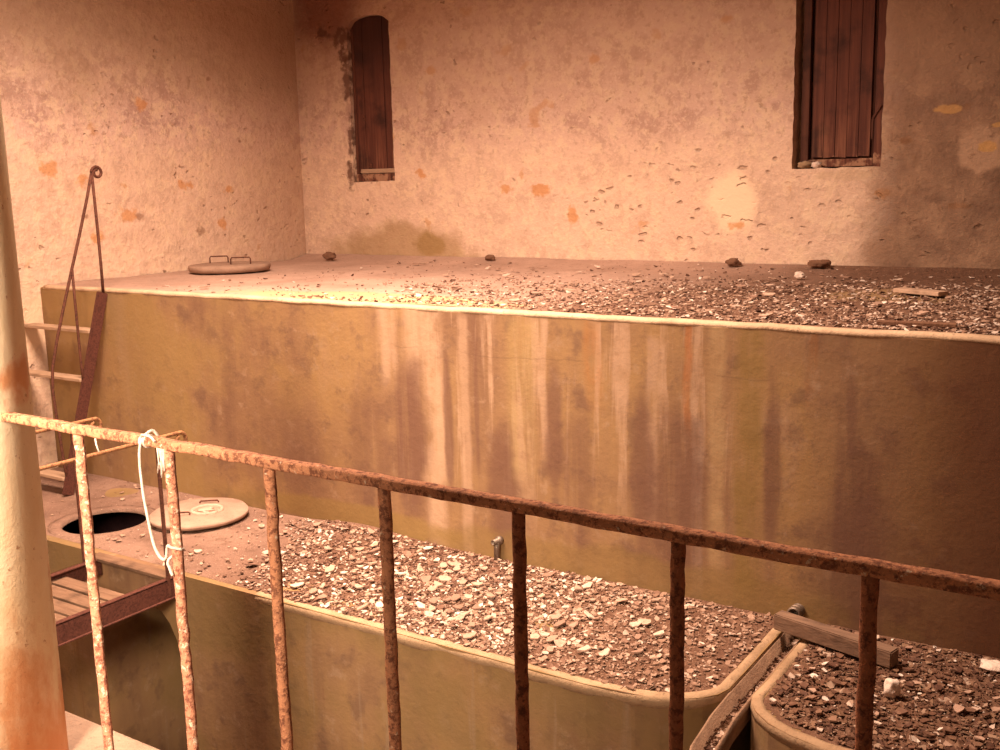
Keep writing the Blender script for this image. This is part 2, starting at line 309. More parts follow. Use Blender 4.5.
# ------------------------------------------------------------------ mesh helpers
def V(*a): return Vector(a)
class MB:
    def __init__(s): s.bm = bmesh.new()
    def merge(s, o, M4=None):
        me = bpy.data.meshes.new('tmp'); o.to_mesh(me)
        if M4: me.transform(M4)
        s.bm.from_mesh(me); bpy.data.meshes.remove(me); o.free(); return s
    def box(s, a, b, bev=.004, rot=None, seg=2):
        """axis box from corner a to corner b; rot = matrix about its centre"""
        a, b = V(*a), V(*b); o = bmesh.new(); bmesh.ops.create_cube(o, size=1)
        d = b-a; bmesh.ops.scale(o, vec=d, verts=o.verts)
        if bev: bmesh.ops.bevel(o, geom=o.edges[:], offset=min(bev, min(abs(q) for q in d)*.4), segments=seg, affect='EDGES', profile=.6)
        m = Matrix.Translation((a+b)/2)
        if rot: m = m @ rot
        return s.merge(o, m)
    def bar(s, p, q, w, h, bev=.003, up=V(0, 0, 1)):
        """rectangular bar between two points; w across, h along up"""
        p, q = V(*p), V(*q); d = q-p; L = d.length; o = bmesh.new(); bmesh.ops.create_cube(o, size=1)
        bmesh.ops.scale(o, vec=(w, h, L), verts=o.verts)
        if bev: bmesh.ops.bevel(o, geom=o.edges[:], offset=bev, segments=2, affect='EDGES')
        z = d.normalized(); x = up.cross(z).normalized() if abs(up.dot(z)) < .999 else V(1, 0, 0); y = z.cross(x)
        m = Matrix((x, y, z)).transposed().to_4x4(); m.translation = (p+q)/2
        return s.merge(o, m)
    def tube(s, pts, r, n=8, jit=0.0, cap=True):
        pts = [V(*p) for p in pts]; rings = []; prev = None
        for i, p in enumerate(pts):
            t = (pts[min(i+1, len(pts)-1)] - pts[max(i-1, 0)]).normalized()
            if prev is None:
                u = V(0, 0, 1) if abs(t.z) < .9 else V(1, 0, 0); u = (u - t*u.dot(t)).normalized()
            else: u = (prev - t*prev.dot(t)).normalized()
            prev = u; w = t.cross(u); rr = r[i] if isinstance(r, (list, tuple)) else r
            rings.append([s.bm.verts.new(p + (u*math.cos(2*math.pi*k/n) + w*math.sin(2*math.pi*k/n))*rr*(1+random.uniform(-jit, jit))) for k in range(n)])
        for a, b in zip(rings, rings[1:]):
            for k in range(n): s.bm.faces.new((a[k], a[(k+1) % n], b[(k+1) % n], b[k])).smooth = True
        if cap: s.bm.faces.new(rings[0][::-1]); s.bm.faces.new(rings[-1])
        return s
    def lathe(s, c, prof, n=40, axis=V(0, 0, 1), jit=0.0):
        c = V(*c); axis = axis.normalized(); u = axis.orthogonal().normalized(); w = axis.cross(u)
        ph = [1 + jit*mn.noise((math.cos(2*math.pi*k/n)*2, math.sin(2*math.pi*k/n)*2, c.x)) for k in range(n)]
        rings = []
        for r, h in prof:
            if r < 1e-6: rings.append([s.bm.verts.new(c + axis*h)])
            else: rings.append([s.bm.verts.new(c + axis*h + (u*math.cos(2*math.pi*k/n) + w*math.sin(2*math.pi*k/n))*r*ph[k]) for k in range(n)])
        for a, b in zip(rings, rings[1:]):
            for k in range(n):
                k2 = (k+1) % n
                f = [a[k % len(a)], a[k2 % len(a)], b[k2 % len(b)], b[k % len(b)]]
                f2 = []
                for q in f:
                    if q not in f2: f2.append(q)
                if len(f2) > 2: s.bm.faces.new(f2).smooth = True
        return s
    def prism(s, outline, z0, z1, plane='XY'):
        """extrude a polygon; XY along z, XZ along y"""
        P = (lambda a, b, h: V(a, b, h)) if plane == 'XY' else (lambda a, b, h: V(a, h, b))
        A = [s.bm.verts.new(P(a, b, z0)) for a, b in outline]; B = [s.bm.verts.new(P(a, b, z1)) for a, b in outline]
        n = len(A); s.bm.faces.new(A[::-1]); s.bm.faces.new(B)
        for k in range(n): s.bm.faces.new((A[k], A[(k+1) % n], B[(k+1) % n], B[k]))
        return s
    def sweep(s, path, prof, jit=.0, closed_prof=True):
        """sweep a 2-D profile (sideways, up) along a path in the horizontal plane; left-hand side of travel is +sideways"""
        path = [V(*p) for p in path]; rings = []
        for i, p in enumerate(path):
            t = (path[min(i+1, len(path)-1)] - path[max(i-1, 0)]); t.z = 0; t.normalize(); l = V(-t.y, t.x, 0)
            j = mn.noise(p*6)*jit; j2 = mn.noise(p*7 + V(5, 5, 5))*jit
            rings.append([s.bm.verts.new(p + l*(a+j) + V(0, 0, h+j2)) for a, h in prof])
        n = len(prof)
        for a, b in zip(rings, rings[1:]):
            for k in range(n): s.bm.faces.new((a[k], b[k], b[(k+1) % n], a[(k+1) % n])).smooth = True
        s.bm.faces.new(rings[0]); s.bm.faces.new(rings[-1][::-1])
        return s
    def rock(s, c, size, seed=0, sub=3, rough=.55, flat=.0):
        o = bmesh.new(); bmesh.ops.create_icosphere(o, subdivisions=sub, radius=1)
        for v in o.verts:
            d = v.co.normalized(); k = 1 + rough*mn.noise(d*1.6 + V(seed*3.1, 1, 2)) + rough*.4*mn.noise(d*4 + V(seed, 7, 2))
            v.co = d*k
            for ax in range(3): v.co[ax] = max(-1.05, min(1.05, v.co[ax]))*size[ax]/1.05/2
        for f in o.faces: f.smooth = sub > 2
        return s.merge(o, Matrix.Translation(V(*c) + V(0, 0, size[2]/2*.95)))
    def data(s, name):
        bmesh.ops.recalc_face_normals(s.bm, faces=s.bm.faces); me = bpy.data.meshes.new(name); s.bm.to_mesh(me); s.bm.free(); return me
    def build(s, name, mat, parent=None, origin=None, smooth=None):
        me = s.data(name)
        o = bpy.data.objects.new(name, me); C.objects.link(o)
        if mat: me.materials.append(mat)
        W = V(0, 0, EYE)
        if parent is not None:
            me.transform(Matrix.Translation(W - V(*root_loc(parent)))); o.parent = parent
        else:
            if origin is None:
                xs = [v.co for v in me.vertices]
                origin = (sum(v.x for v in xs)/len(xs), sum(v.y for v in xs)/len(xs), min(v.z for v in xs))
            og = V(*origin) + W
            me.transform(Matrix.Translation(W - og)); o.location = og
        if smooth is not None:
            for p in me.polygons: p.use_smooth = smooth
        return o
def root_loc(o):
    while o.parent: o = o.parent
    return o.location
def tag(o, label=None, cat=None, group=None, kind=None):
    for k, v in (('label', label), ('category', cat), ('group', group), ('kind', kind)):
        if v: o[k] = v
    return o
def thing(name, loc, label, cat, group=None, kind=None):
    o = bpy.data.objects.new(name, None); C.objects.link(o); o.location = (loc[0], loc[1], loc[2]+EYE); o.empty_display_size = .1
    return tag(o, label, cat, group, kind)
def cut(o, cutters):
    """subtract closed meshes (eye-level coordinates) from o"""
    tmp = []
    for mb in cutters:
        c = mb.build('cutter', None, origin=(0, 0, 0)); tmp.append(c)
        m = o.modifiers.new('cut', 'BOOLEAN'); m.operation = 'DIFFERENCE'; m.solver = 'EXACT'; m.object = c
    bpy.context.view_layer.update()
    dg = bpy.context.evaluated_depsgraph_get()
    me = bpy.data.meshes.new_from_object(o.evaluated_get(dg)); o.modifiers.clear(); old = o.data; o.data = me; bpy.data.meshes.remove(old)
    for c in tmp:
        d = c.data; bpy.data.objects.remove(c); bpy.data.meshes.remove(d)
def arc(cx, cy, r, a0, a1, n=10): return [(cx+r*math.cos(math.radians(a0+(a1-a0)*k/n)), cy+r*math.sin(math.radians(a0+(a1-a0)*k/n))) for k in range(n+1)]

# ------------------------------------------------------------------ the room
def arch_top(x, x0, x1, zs, rise): 
    u = (x-(x0+x1)/2)/((x1-x0)/2); return zs + rise*math.sqrt(max(0, 1-u*u*.96))
def arch_outline(x0, x1, z0, zs, rise, jit=0.0, step=.05):
    P = []; n = max(2, int((x1-x0)/step)); m = max(2, int((zs-z0)/step))
    P += [(x0+(x1-x0)*k/n, z0) for k in range(n)]
    P += [(x1, z0+(zs-z0)*k/m) for k in range(m)]
    P += [(x1-(x1-x0)*k/n, arch_top(x1-(x1-x0)*k/n, x0, x1, zs, rise)) for k in range(n)]
    P += [(x0, zs-(zs-z0)*k/m) for k in range(m)]
    return [(a+random.uniform(-jit, jit), b+random.uniform(-jit, jit)) for a, b in P]
W1 = (-6.645, -6.155, .045, 1.42, .10); W2 = (-2.485, -1.865, .055, 1.75, .16)
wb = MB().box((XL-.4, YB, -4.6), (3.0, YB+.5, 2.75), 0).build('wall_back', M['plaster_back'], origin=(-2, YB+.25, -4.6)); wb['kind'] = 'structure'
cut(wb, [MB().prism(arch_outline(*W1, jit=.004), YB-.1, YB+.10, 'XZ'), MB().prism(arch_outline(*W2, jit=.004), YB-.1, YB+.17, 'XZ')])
MB().box((XL-.4, -3.5, -4.6), (XL, YB, 2.75), 0).build('wall_left', M['plaster_left'])['kind'] = 'structure'
MB().box((2.6, -3.5, -4.6), (3.0, YB, 2.75), 0).build('wall_right', M['plain'])['kind'] = 'structure'
MB().box((XL-.4, -3.5, 2.75), (3.0, YB+.5, 2.95), 0).build('ceiling', M['plain'])['kind'] = 'structure'
MB().box((XL, -3.5, -4.8), (2.6, YB, -4.6), 0).build('floor', M['concrete'])['kind'] = 'structure'
MB().box((-3.05, -3.5, -1.85), (2.6, 1.75, -1.55), .012).build('floor', M['walk'])['kind'] = 'structure'
MB().box((XL, -3.5, -2.45), (-3.05, 2.35, -2.22), .012).build('floor', M['concrete'])['kind'] = 'structure'

# shuttered windows
def window(name, w, depth, kids):
    x0, x1, z0, zs, rise = w
    o = thing(name, ((x0+x1)/2, YB+depth/2, z0), None, None, kind='structure')
    kids(o, x0, x1, z0, zs, rise, YB+depth); return o
def boards(n, x0, x1, z0, w, y0, y1, gap=.004):
    mb = MB(); d = (x1-x0)/n
    for k in range(n):
        a, b = x0+k*d+gap/2, x0+(k+1)*d-gap/2; dy = random.uniform(-.004, .004)
        top = [(b-(b-a)*q/4, arch_top(b-(b-a)*q/4, w[0], w[1], w[3], w[4])-.004) for q in range(5)]
        mb.prism([(a, z0+random.uniform(-.006, .004)), (b, z0+random.uniform(-.006, .004))] + top, y0+dy, y1+dy, 'XZ')
    return mb
def kids1(o, x0, x1, z0, zs, rise, yb):
    s = boards(4, x0+.004, x1-.004, z0+.085, W1, yb-.045, yb-.012).build('shutter', M['shutter'], o)
    MB().box((x0+.15, yb-.056, .17), (x0+.19, yb-.046, .215), .003).box((x0+.10, yb-.052, .60), (x0+.13, yb-.044, .66), .003).build('hinge', M['iron'], s)
    MB().box((x0+.06, yb-.062, z0+.075), (x1-.004, yb-.012, z0+.115), .006).build('shutter_rail', M['tread'], o)
    MB().box((x0+.004, yb-.07, z0), (x1-.004, yb-.002, z0+.07), .006).build('sill', M['shutter'], o)
    MB().box((x0+.001, yb-.055, z0), (x0+.03, yb-.005, zs), .004).build('frame', M['frame'], o)
def kids2(o, x0, x1, z0, zs, rise, yb):
    boards(5, x0+.105, x1-.105, z0+.075, W2, yb-.055, yb-.02).build('shutter', M['shutter'], o)
    MB().box((x0+.03, yb-.08, z0), (x0+.085, yb-.01, zs+.05), .005).build('frame', M['frame'], o)
    f = MB().box((x1-.075, yb-.085, z0), (x1-.015, yb-.01, zs+.05), .005).build('frame', M['shutter'], o)
    MB().bar((x1-.085, yb-.09, z0+.33), (x1-.03, yb-.095, z0+.42), .014, .012, .002, V(0, 1, 0)).bar((x1-.085, yb-.09, z0+.33), (x1-.085, yb-.09, z0+.19), .014, .012, .002, V(0, 1, 0)).build('latch', M['frame'], f)
    MB().box((x0+.085, yb-.075, z0+.008), (x1-.077, yb-.012, z0+.062), .005).build('sill', M['shutter'], o)
    MB().box((x0+.09, yb-.03, z0), (x1-.09, yb-.008, zs), .004).build('backing_board', M['frame'], o)
window('window_1', W1, .10, kids1); window('window_2', W2, .17, kids2)
tag(MB().rock((-2.405, YB+.045, W2[2]), (.11, .08, .058), 3).build('stone', M['stone_tan']), 'tan stone lying in the lower left corner of the right-hand window recess', 'stone')
tag(MB().rock((-2.325, YB+.045, W2[2]), (.075, .06, .05), 5).build('plaster_lump', M['stone_white']), 'pale plaster lump beside the tan stone in the window recess', 'plaster lump')

# ------------------------------------------------------------------ concrete tanks
def litter_height(x, y):
    """litter banked against the foot of the upper tank face"""
    k = max(0, 1-(YF-y)/.35)**1.6; g = math.exp(-((x+4.15)/.35)**2)
    return .040*k*g + .002 + .006*mn.noise((x*3, y*3, 1.7)) 
up = thing('concrete_tank', (-2.3, 6.2, -4.6), 'long upper concrete tank with streaked face, filling the room below the shuttered windows', 'tank')
body = MB().box((XL+.002, YF, -4.6), (2.598, YB-.002, ZT-.006), .012)
body.build('tank_body', M['tank_up'], up)
xs = [XL+.05+k*.08 for k in range(int(9.85/.08))]
prof_rim = [(.004, -.024), (-.003, -.012), (-.002, -.002), (.005, .006), (.02, .010), (.05, .010), (.075, .004), (.08, -.024)]
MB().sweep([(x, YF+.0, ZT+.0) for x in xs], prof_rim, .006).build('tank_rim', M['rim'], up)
# dirt-covered upper deck
def sheet(x0, x1, y0, y1, st, hf, inside=lambda x, y: True):
    mb = MB(); nx, ny = int((x1-x0)/st)+1, int((y1-y0)/st)+1; g = {}
    for i in range(nx+1):
        for j in range(ny+1):
            x, y = x0+(x1-x0)*i/nx, y0+(y1-y0)*j/ny
            g[i, j] = mb.bm.verts.new((x, y, hf(x, y)))
    for i in range(nx):
        for j in range(ny):
            q = [g[i, j], g[i+1, j], g[i+1, j+1], g[i, j+1]]
            if all(inside(v.co.x, v.co.y) for v in q): mb.bm.faces.new(q).smooth = True
    for v in [v for v in mb.bm.verts if not v.link_faces]: mb.bm.verts.remove(v)
    return mb
def up_h(x, y): return ZT + .004 + .010*max(0, mn.noise((x*2.2, y*2.2, .3))+.2) + .05*max(0, 1-(YB-y)/.35)**2
sheet(XL+.01, 2.58, YF+.055, YB-.004, .06, up_h).build('dirt_layer', M['dirt_up'], up)

RL = [(XL+.002, 3.63), (-4.0, YL), (-2.05, YL)] + [(-2.02+.02*0, YL)] + [(-1.80, 3.685), (-1.70, 3.71), (-1.62, 3.745), (-1.55, 3.80), (-1.505, 3.86), (-1.485, 3.93)] + [(-1.483, 4.1), (-1.483, YF-.002)]
RR = [(-1.375, YF-.002), (-1.378, 4.1), (-1.382, 3.93), (-1.365, 3.865), (-1.325, 3.80), (-1.25, 3.735), (-1.15, 3.69), (-1.02, 3.66), (-.8, 3.65), (2.598, 3.65)]
def inset_path(path, step=.05):
    out = []
    for (a, b), (c, d) in zip(path, path[1:]):
        n = max(1, int(math.hypot(c-a, d-b)/step)); out += [(a+(c-a)*k/n, b+(d-b)*k/n) for k in range(n)]
    return out + [path[-1]]
prof_low = [(.0, -.05), (-.004, -.022), (-.002, -.006), (.006, .002), (.03, .006), (.045, .003), (.052, -.02), (.05, -.05)]
ll = thing('concrete_tank', (-4.4, 4.2, -4.6), 'lower concrete tank with an open manhole, heaped with pale plaster flakes', 'tank')
o = MB().prism(RL + [(XL+.002, YF-.002)], -4.6, ZL).build('tank_body', M['tank_low'], ll)
HC, HR = (-5.775, 4.055), .265
archcut = [(-5.35, -4.7), (-4.60, -4.7), (-4.60, -2.62), (-4.62, -2.56), (-4.65, -2.50), (-4.70, -2.41), (-4.76, -2.355), (-4.86, -2.325), (-5.0, -2.31), (-5.12, -2.32), (-5.22, -2.36), (-5.28, -2.42), (-5.33, -2.52), (-5.35, -2.62)]
hole = MB().lathe((HC[0], HC[1], 0), [(0, -2.3), (HR, -2.3), (HR, -1.9), (0, -1.9)], 40)
chamber = MB().box((-7.1, YL+.06, -4.4), (-5.41, YF-.1, ZL-.02), 0)
cut(o, [MB().prism(archcut, YL-.2, YL+.95, 'XZ'), hole, chamber])
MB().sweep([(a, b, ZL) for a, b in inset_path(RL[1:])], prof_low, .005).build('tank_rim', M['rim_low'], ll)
MB().lathe((*HC, ZL), [(HR-.004, -.018), (HR-.002, .004), (HR+.012, .010), (HR+.05, .009), (HR+.08, .003), (HR+.08, -.018)], 44, jit=.02).build('manhole_ring', M['dirt_low'], ll)
lin = MB(); q = [lin.bm.verts.new(v) for v in ((-7.09, YL+.07, -4.39), (-5.42, YL+.07, -4.39), (-5.42, YF-.11, -4.39), (-7.09, YF-.11, -4.39), (-7.09, YL+.07, ZL-.03), (-5.42, YL+.07, ZL-.03), (-5.42, YF-.11, ZL-.03), (-7.09, YF-.11, ZL-.03))]
for f in ((0, 1, 2, 3), (0, 4, 5, 1), (1, 5, 6, 2), (2, 6, 7, 3), (3, 7, 4, 0)): lin.bm.faces.new([q[k] for k in f])
lin.build('shade_lining', M['unlit_inside'], ll)  # dark sheets added to keep the manhole opening dark
in_hole = lambda x, y: math.hypot(x-HC[0], y-HC[1]) < HR+.06
def low_h(x, y): return ZL + litter_height(x, y)*max(0, min(1, (y-3.68)/.10, (-1.515-x)/.05)) + .001
def in_left(x, y):
    if in_hole(x, y): return False
    if x > -1.505 or y < 3.675: return False
    return not (x > -1.80 and y < 3.69 + (x+1.80)*.40) and not (x > -1.60 and y < 3.78 + (x+1.60)*1.1)
sheet(XL+.01, -1.505, 3.675, YF-.003, .025, low_h, in_left).build('dirt_layer', M['dirt_low'], ll)
lr = thing('concrete_tank', (.5, 4.2, -4.6), 'lower concrete tank with a rounded corner, beside the gutter under the timber block', 'tank')
MB().prism(RR + [(2.598, YF-.002)], -4.6, ZL).build('tank_body', M['tank_low'], lr)
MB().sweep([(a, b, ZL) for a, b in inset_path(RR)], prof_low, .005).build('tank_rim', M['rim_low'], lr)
def in_right(x, y): return x > -1.36 and y > 3.675 + max(0, -1.0-x)*.30 + max(0, -1.22-x)*.75
def lr_h(x, y): return ZL + .002 + (.004 + .010*(mn.noise((x*4, y*4, 9))+.3))*max(0, min(1, (y-3.72-max(0, -1.0-x)*.5)/.1, (x+1.33)/.06)) + .008*max(0, 1-(YF-y)/.25)
sheet(-1.36, 2.58, 3.66, YF-.003, .03, lr_h, in_right).build('dirt_layer', M['dirt_low'], lr)
# gutter between the two lower tanks
gp = [(-1.431, 4.72, ZL-.10), (-1.431, 3.90, ZL-.10), (-1.425, 3.70, ZL-.10), (-1.40, 3.45, ZL-.102), (-1.365, 3.33, ZL-.125), (-1.345, 3.27, ZL-.16)]
uprof = [(-.048, 0), (.048, 0), (.050, .088), (.040, .090), (.034, .012), (-.034, .012), (-.040, .090), (-.050, .088)]
gp2 = []
for (a, b) in zip(gp, gp[1:]): gp2 += [V(*a).lerp(V(*b), k/6) for k in range(6)]
tag(MB().sweep(gp2 + [V(*gp[-1])], uprof, .003).build('gutter', M['gutter'], origin=(-1.43, 4.2, ZL-.11)), 'narrow open gutter running out between the two rounded lower tanks', 'gutter')

# pipes at the foot of the upper tank
p = thing('drain_pipe', (-3.16, 4.70, ZL), 'small upright drain pipe with an open elbow at the tank foot', 'pipe')
MB().tube([(-3.165, 4.715, ZL-.01), (-3.165, 4.715, -2.03), (-3.165, 4.715, -1.99)], [.017, .017, .016], 14).build('pipe_body', M['metal'], p)
MB().lathe((-3.165, 4.72, -1.985), [(0, -.03), (.024, -.03), (.025, -.02), (.025, -.008), (.016, -.004), (.016, .035), (.012, .035), (.011, .0), (0, .0)], 18, V(-.15, -1, .0)).build('elbow', M['metal'], p)
p = thing('pipe_coupling', (-1.46, 4.70, -2.10), 'ribbed metal pipe coupling sticking out behind the timber block', 'pipe')
MB().lathe((-1.455, YF+.01, -2.045), [(.033, 0), (.033, .02), (.029, .022), (.029, .035), (.034, .037), (.034, .05), (.029, .052), (.029, .064), (.034, .066), (.034, .082), (.028, .09), (.023, .09), (.022, .03), (0, .03)], 28, V(0, -1, .08)).build('coupling', M['metal'], p)

# ------------------------------------------------------------------ lids
def lid(center, r, th, mat, label, handles, ring=None, tilt=None, jit=.03):
    o = thing('manhole_lid', center, label, 'manhole lid'); c = V(*center)
    MB().lathe(c, [(0, 0), (r*.90, 0), (r*.97, .006), (r, th*.55), (r*.995, th-.004), (r*.98, th), (r*.6, th+.003), (0, th+.004)], 56, jit=jit).build('disc', mat, o)
    for (x, y, ang, w, h) in handles:
        d = V(math.cos(ang), math.sin(ang), 0)*w/2; b = V(x, y, center[2]+th-.012)
        pts = [b-d, b-d+V(0, 0, h*.8), b-d*.9+V(0, 0, h), b+d*.9+V(0, 0, h), b+d+V(0, 0, h*.8), b+d]
        MB().tube(pts, .0055, 8).build('handle', M['iron'], o)
    if ring:
        pts = [(ring[0]+ring[2]*math.cos(k*math.pi/14), ring[1]+ring[2]*math.sin(k*math.pi/14), center[2]+th+.004) for k in range(29)]
        MB().tube(pts, .013, 8, .12).build('cement_ring', M['concrete'], o)
        MB().rock((ring[0], ring[1], center[2]+th-.002), (ring[2]*1.1, ring[2]*1.1, .02), 2).build('cement_plug', M['concrete'], o)
    return o
lid((-5.27, 4.40, ZL+.018), .315, .035, M['lid'], 'round pale concrete lid on the lower tank beside the open manhole',
    [(-5.30, 4.27, math.radians(40), .12, .035), (-5.35, 4.555, math.radians(40), .12, .03)], (-5.235, 4.435, .095))
lid((-6.74, 6.14, ZT+.02), .335, .055, M['lid_dark'], 'round concrete lid with two wire handles on the upper tank by the left wall',
    [(-6.93, 6.20, math.radians(42), .15, .07), (-6.605, 6.14, math.radians(42), .16, .07)], None)

# ------------------------------------------------------------------ timber, stones, boards
a, b = V(-1.505, 4.53, 0), V(-.945, 4.395, 0); d = (b-a).normalized(); nrm = V(-d.y, d.x, 0)
m = MB().bar(a+nrm*.036+V(0, 0, ZL+.068), b+nrm*.036+V(0, 0, ZL+.062), .072, .076, .005)
tag(m.build('timber_block', M['beam']), 'short squared grey-brown timber lying on the litter over the gutter end', 'timber')
def stone(c, size, mat, label, seed, name='stone', cat='stone', rot=0):
    o = MB().rock((0, 0, 0), size, seed).build(name, M[mat], origin=(0, 0, 0)); o.location = V(*c)+V(0, 0, EYE); o.rotation_euler.z = rot
    return tag(o, label, cat)
stone((-.885, 4.165, ZL+.012), (.065, .06, .085), 'stone_white', 'white knobbly lump of plaster on the litter in front of the timber block', 4, 'plaster_lump', 'plaster lump')
stone((-.575, 4.63, ZL+.008), (.11, .09, .045), 'stone_white', 'flat whitish stone at the foot of the tank face by the right picture edge', 8)
stone((-2.88, YB-.10, ZT+.04), (.12, .08, .06), 'stone_dark', 'dark stone at the wall foot below the smooth plaster patch', 11)
stone((-2.24, YB-.09, ZT+.04), (.16, .09, .065), 'stone_dark', 'dark stone at the wall foot below the right-hand window', 13)
stone((-2.2, 6.98, ZT+.01), (.075, .05, .055), 'stone_white', 'small white stone on the upper tank in front of the dark stones', 15)
stone((-6.72, 7.35, ZT+.02), (.14, .09, .08), 'stone_dark', 'dark stone behind the wire-handled lid on the upper tank', 17)
stone((-5.05, YB-.12, ZT+.04), (.10, .07, .05), 'stone_dark', 'small dark stone at the middle of the back wall foot', 19)
m = MB().box((-1.43, 6.22, ZT+.018), (-1.13, 6.31, ZT+.042), .004, Matrix.Rotation(-.45, 4, 'Z'))
tag(m.build('board', M['board']), 'pale short board lying flat on the upper tank below the right-hand window', 'board')
m = MB().box((-1.20, 4.96, ZT+.008), (-.86, 5.02, ZT+.026), .004, Matrix.Rotation(.10, 4, 'Z'))
tag(m.build('board', M['stone_dark']), 'dark rotten board near the front edge of the upper tank', 'board')

# ------------------------------------------------------------------ railing, column, cord
rl = thing('railing', (-1.0, 1.49, -1.55), 'rusty iron railing of seven uprights across the foreground', 'railing')
def railx(x): return 1.49 + (.0 if x < -1.3 else -.012*(x+1.3))
pts = [(x, railx(x) + random.uniform(-.0015, .0015), -.552 + random.uniform(-.0015, .0015)) for x in [-2.63+.04*k for k in range(int(4.6/.04))]]
m = MB(); n = 8
sq = [(-.0125, -.010), (.0125, -.010), (.0135, -.006), (.0135, .006), (.0115, .010), (-.0115, .010), (-.0135, .006), (-.0135, -.006)]
m.sweep(pts, sq, .0015).build('top_rail', M['rust'], rl)
bx = [-2.193, -1.869, -1.559, -1.254, -.95, -.649, -.351, -.05, .25, .55, .85]
for k, x in enumerate(bx):
    mat = M['rust_pale'] if k < 2 else M['rust'] if k < 4 else M['rust_shaded']
    ps = [(x + random.uniform(-.0012, .0012), railx(x) + random.uniform(-.0012, .0012), -1.553 + (.998)*q/36) for q in range(37)]
    m = MB(); m.tube(ps, .0125, 8, .05).build('baluster', mat, rl)
col = MB().lathe((-2.66, 1.474, -1.55), [(0, 0), (.170, 0), (.170, 2.2), (.170, 4.295), (0, 4.295)], 40)
tag(col.build('iron_column', M['column'], origin=(-2.66, 1.474, -1.55)), 'thick cream-painted round column with rust at the left edge of the photo', 'column', kind='thing')
y0 = 1.474
cp = [(-1.935, 1.515, -.546), (-1.938, 1.506, -.532), (-1.94, 1.49, -.535), (-1.945, y0, -.556), (-1.953, y0, -.60), (-1.951, y0, -.666), (-1.943, y0, -.72), (-1.931, y0, -.781), (-1.918, y0, -.808), (-1.903, y0, -.820), (-1.890, y0, -.815), (-1.884, y0, -.795), (-1.876, y0-.003, -.783), (-1.866, y0-.002, -.785), (-1.853, 1.487, -.792), (-1.866, 1.504, -.80), (-1.884, 1.495, -.812), (-1.884, y0, -.822), (-1.875, y0-.003, -.838), (-1.868, y0-.003, -.852)]
def smooth_path(P, n=6):
    P = [V(*p) for p in P]; out = []
    for i in range(len(P)-1):
        p0, p1, p2, p3 = P[max(i-1, 0)], P[i], P[i+1], P[min(i+2, len(P)-1)]
        for k in range(n):
            u = k/n; out.append(.5*((2*p1) + (p2-p0)*u + (2*p0-5*p1+4*p2-p3)*u*u + (3*p1-p0-3*p2+p3)*u**3))
    return out + [P[-1]]
cd = thing('cord', (-1.90, 1.48, -.86), 'white cord looped over the rail and tied round the second upright from the column', 'cord')
MB().tube(smooth_path(cp), .0034, 8, .15).build('strand', M['cord'], cd)
kn = MB()
for q in range(2):
    kn.tube(smooth_path([(-1.935+.014*q-.014, railx(-1.9)+.016*math.cos(a), -.552+.0135*math.sin(a)) for a in [k*math.pi/5 for k in range(11)]], 2), .0028, 7, .15)
kn.tube(smooth_path([(-1.945, 1.478, -.538), (-1.925, 1.472, -.533), (-1.905, 1.474, -.537), (-1.892, 1.472, -.545)]), .003, 7, .2)
kn.build('knot', M['cord'], cd)
fr = MB()
for q in range(7):
    x = -1.895 + .004*q; fr.tube([(x, 1.478, -.56), (x+random.uniform(-.006, .006), 1.477, -.59), (x+random.uniform(-.008, .008), 1.476, -.60-random.uniform(0, .03))], .0016, 5, .2)
fr.build('frayed_end', M['cord'], cd)
tag(MB().tube([(-2.106, 1.473, -.562), (-2.101, 1.471, -.575), (-2.095, 1.472, -.592)], .0022, 6, .2).build('thread', M['cord']), 'tiny white thread hanging under the rail near the column', 'thread')

# ------------------------------------------------------------------ gangway
gw = thing('gangway', (-4.92, 2.9, -2.22), 'rusty slatted gangway with two low handrails, bridging to the lower tank', 'gangway')
for x, s in ((-4.585, -1), (-5.25, 1)):
    m = MB()
    m.box((x-.004, 2.05, -2.215), (x+.004, 3.63, -2.105), .002).box((min(x, x+s*.035)-.004, 2.05, -2.113), (max(x, x+s*.035)+.004, 3.63, -2.105), .002)
    m.box((min(x, x+s*.035)-.004, 2.05, -2.217), (max(x, x-s*.012)+.004, 3.63, -2.209), .002)
    m.build('stringer', M['redoxide'], gw)
for k in range(10):
    y1 = 3.385 - k*.118
    MB().box((-5.24, y1-.098, -2.165+random.uniform(-.002, .002)), (-4.595, y1, -2.143), .004, Matrix.Rotation(random.uniform(-.012, .012), 4, 'Z')).build('slat', M['slat'], gw)
MB().box((-5.30, 3.585, -2.118), (-4.62, 3.665, -2.098), .004).build('end_plate', M['slat'], gw)
def scroll(cx, x, y, z, r=.045, turns=1.25, up=1):
    return [(x, y + r*(1-.45*k/18)*math.sin(2*math.pi*turns*k/18), z - r + r*(1-.45*k/18)*math.cos(2*math.pi*turns*k/18)) for k in range(19)]
for x, yc in ((-4.585, 3.735), (-5.33, 3.735)):
    hr = [(x, 2.05+q*.2, -1.305) for q in range(9)]
    hr = [h for h in hr if h[1] < yc-.02] + scroll(0, x, yc, -1.305, .042, .95)
    MB().tube(smooth_path(hr, 3), .011, 8).build('handrail', M['ironbrown'], gw)
    MB().box((x-.007, 3.57, -2.20), (x+.007, 3.588, -1.31), .002).build('post', M['iron'], gw)
    MB().box((x-.010, 2.10, -2.20), (x+.010, 2.125, -1.31), .003).build('post', M['iron'], gw)

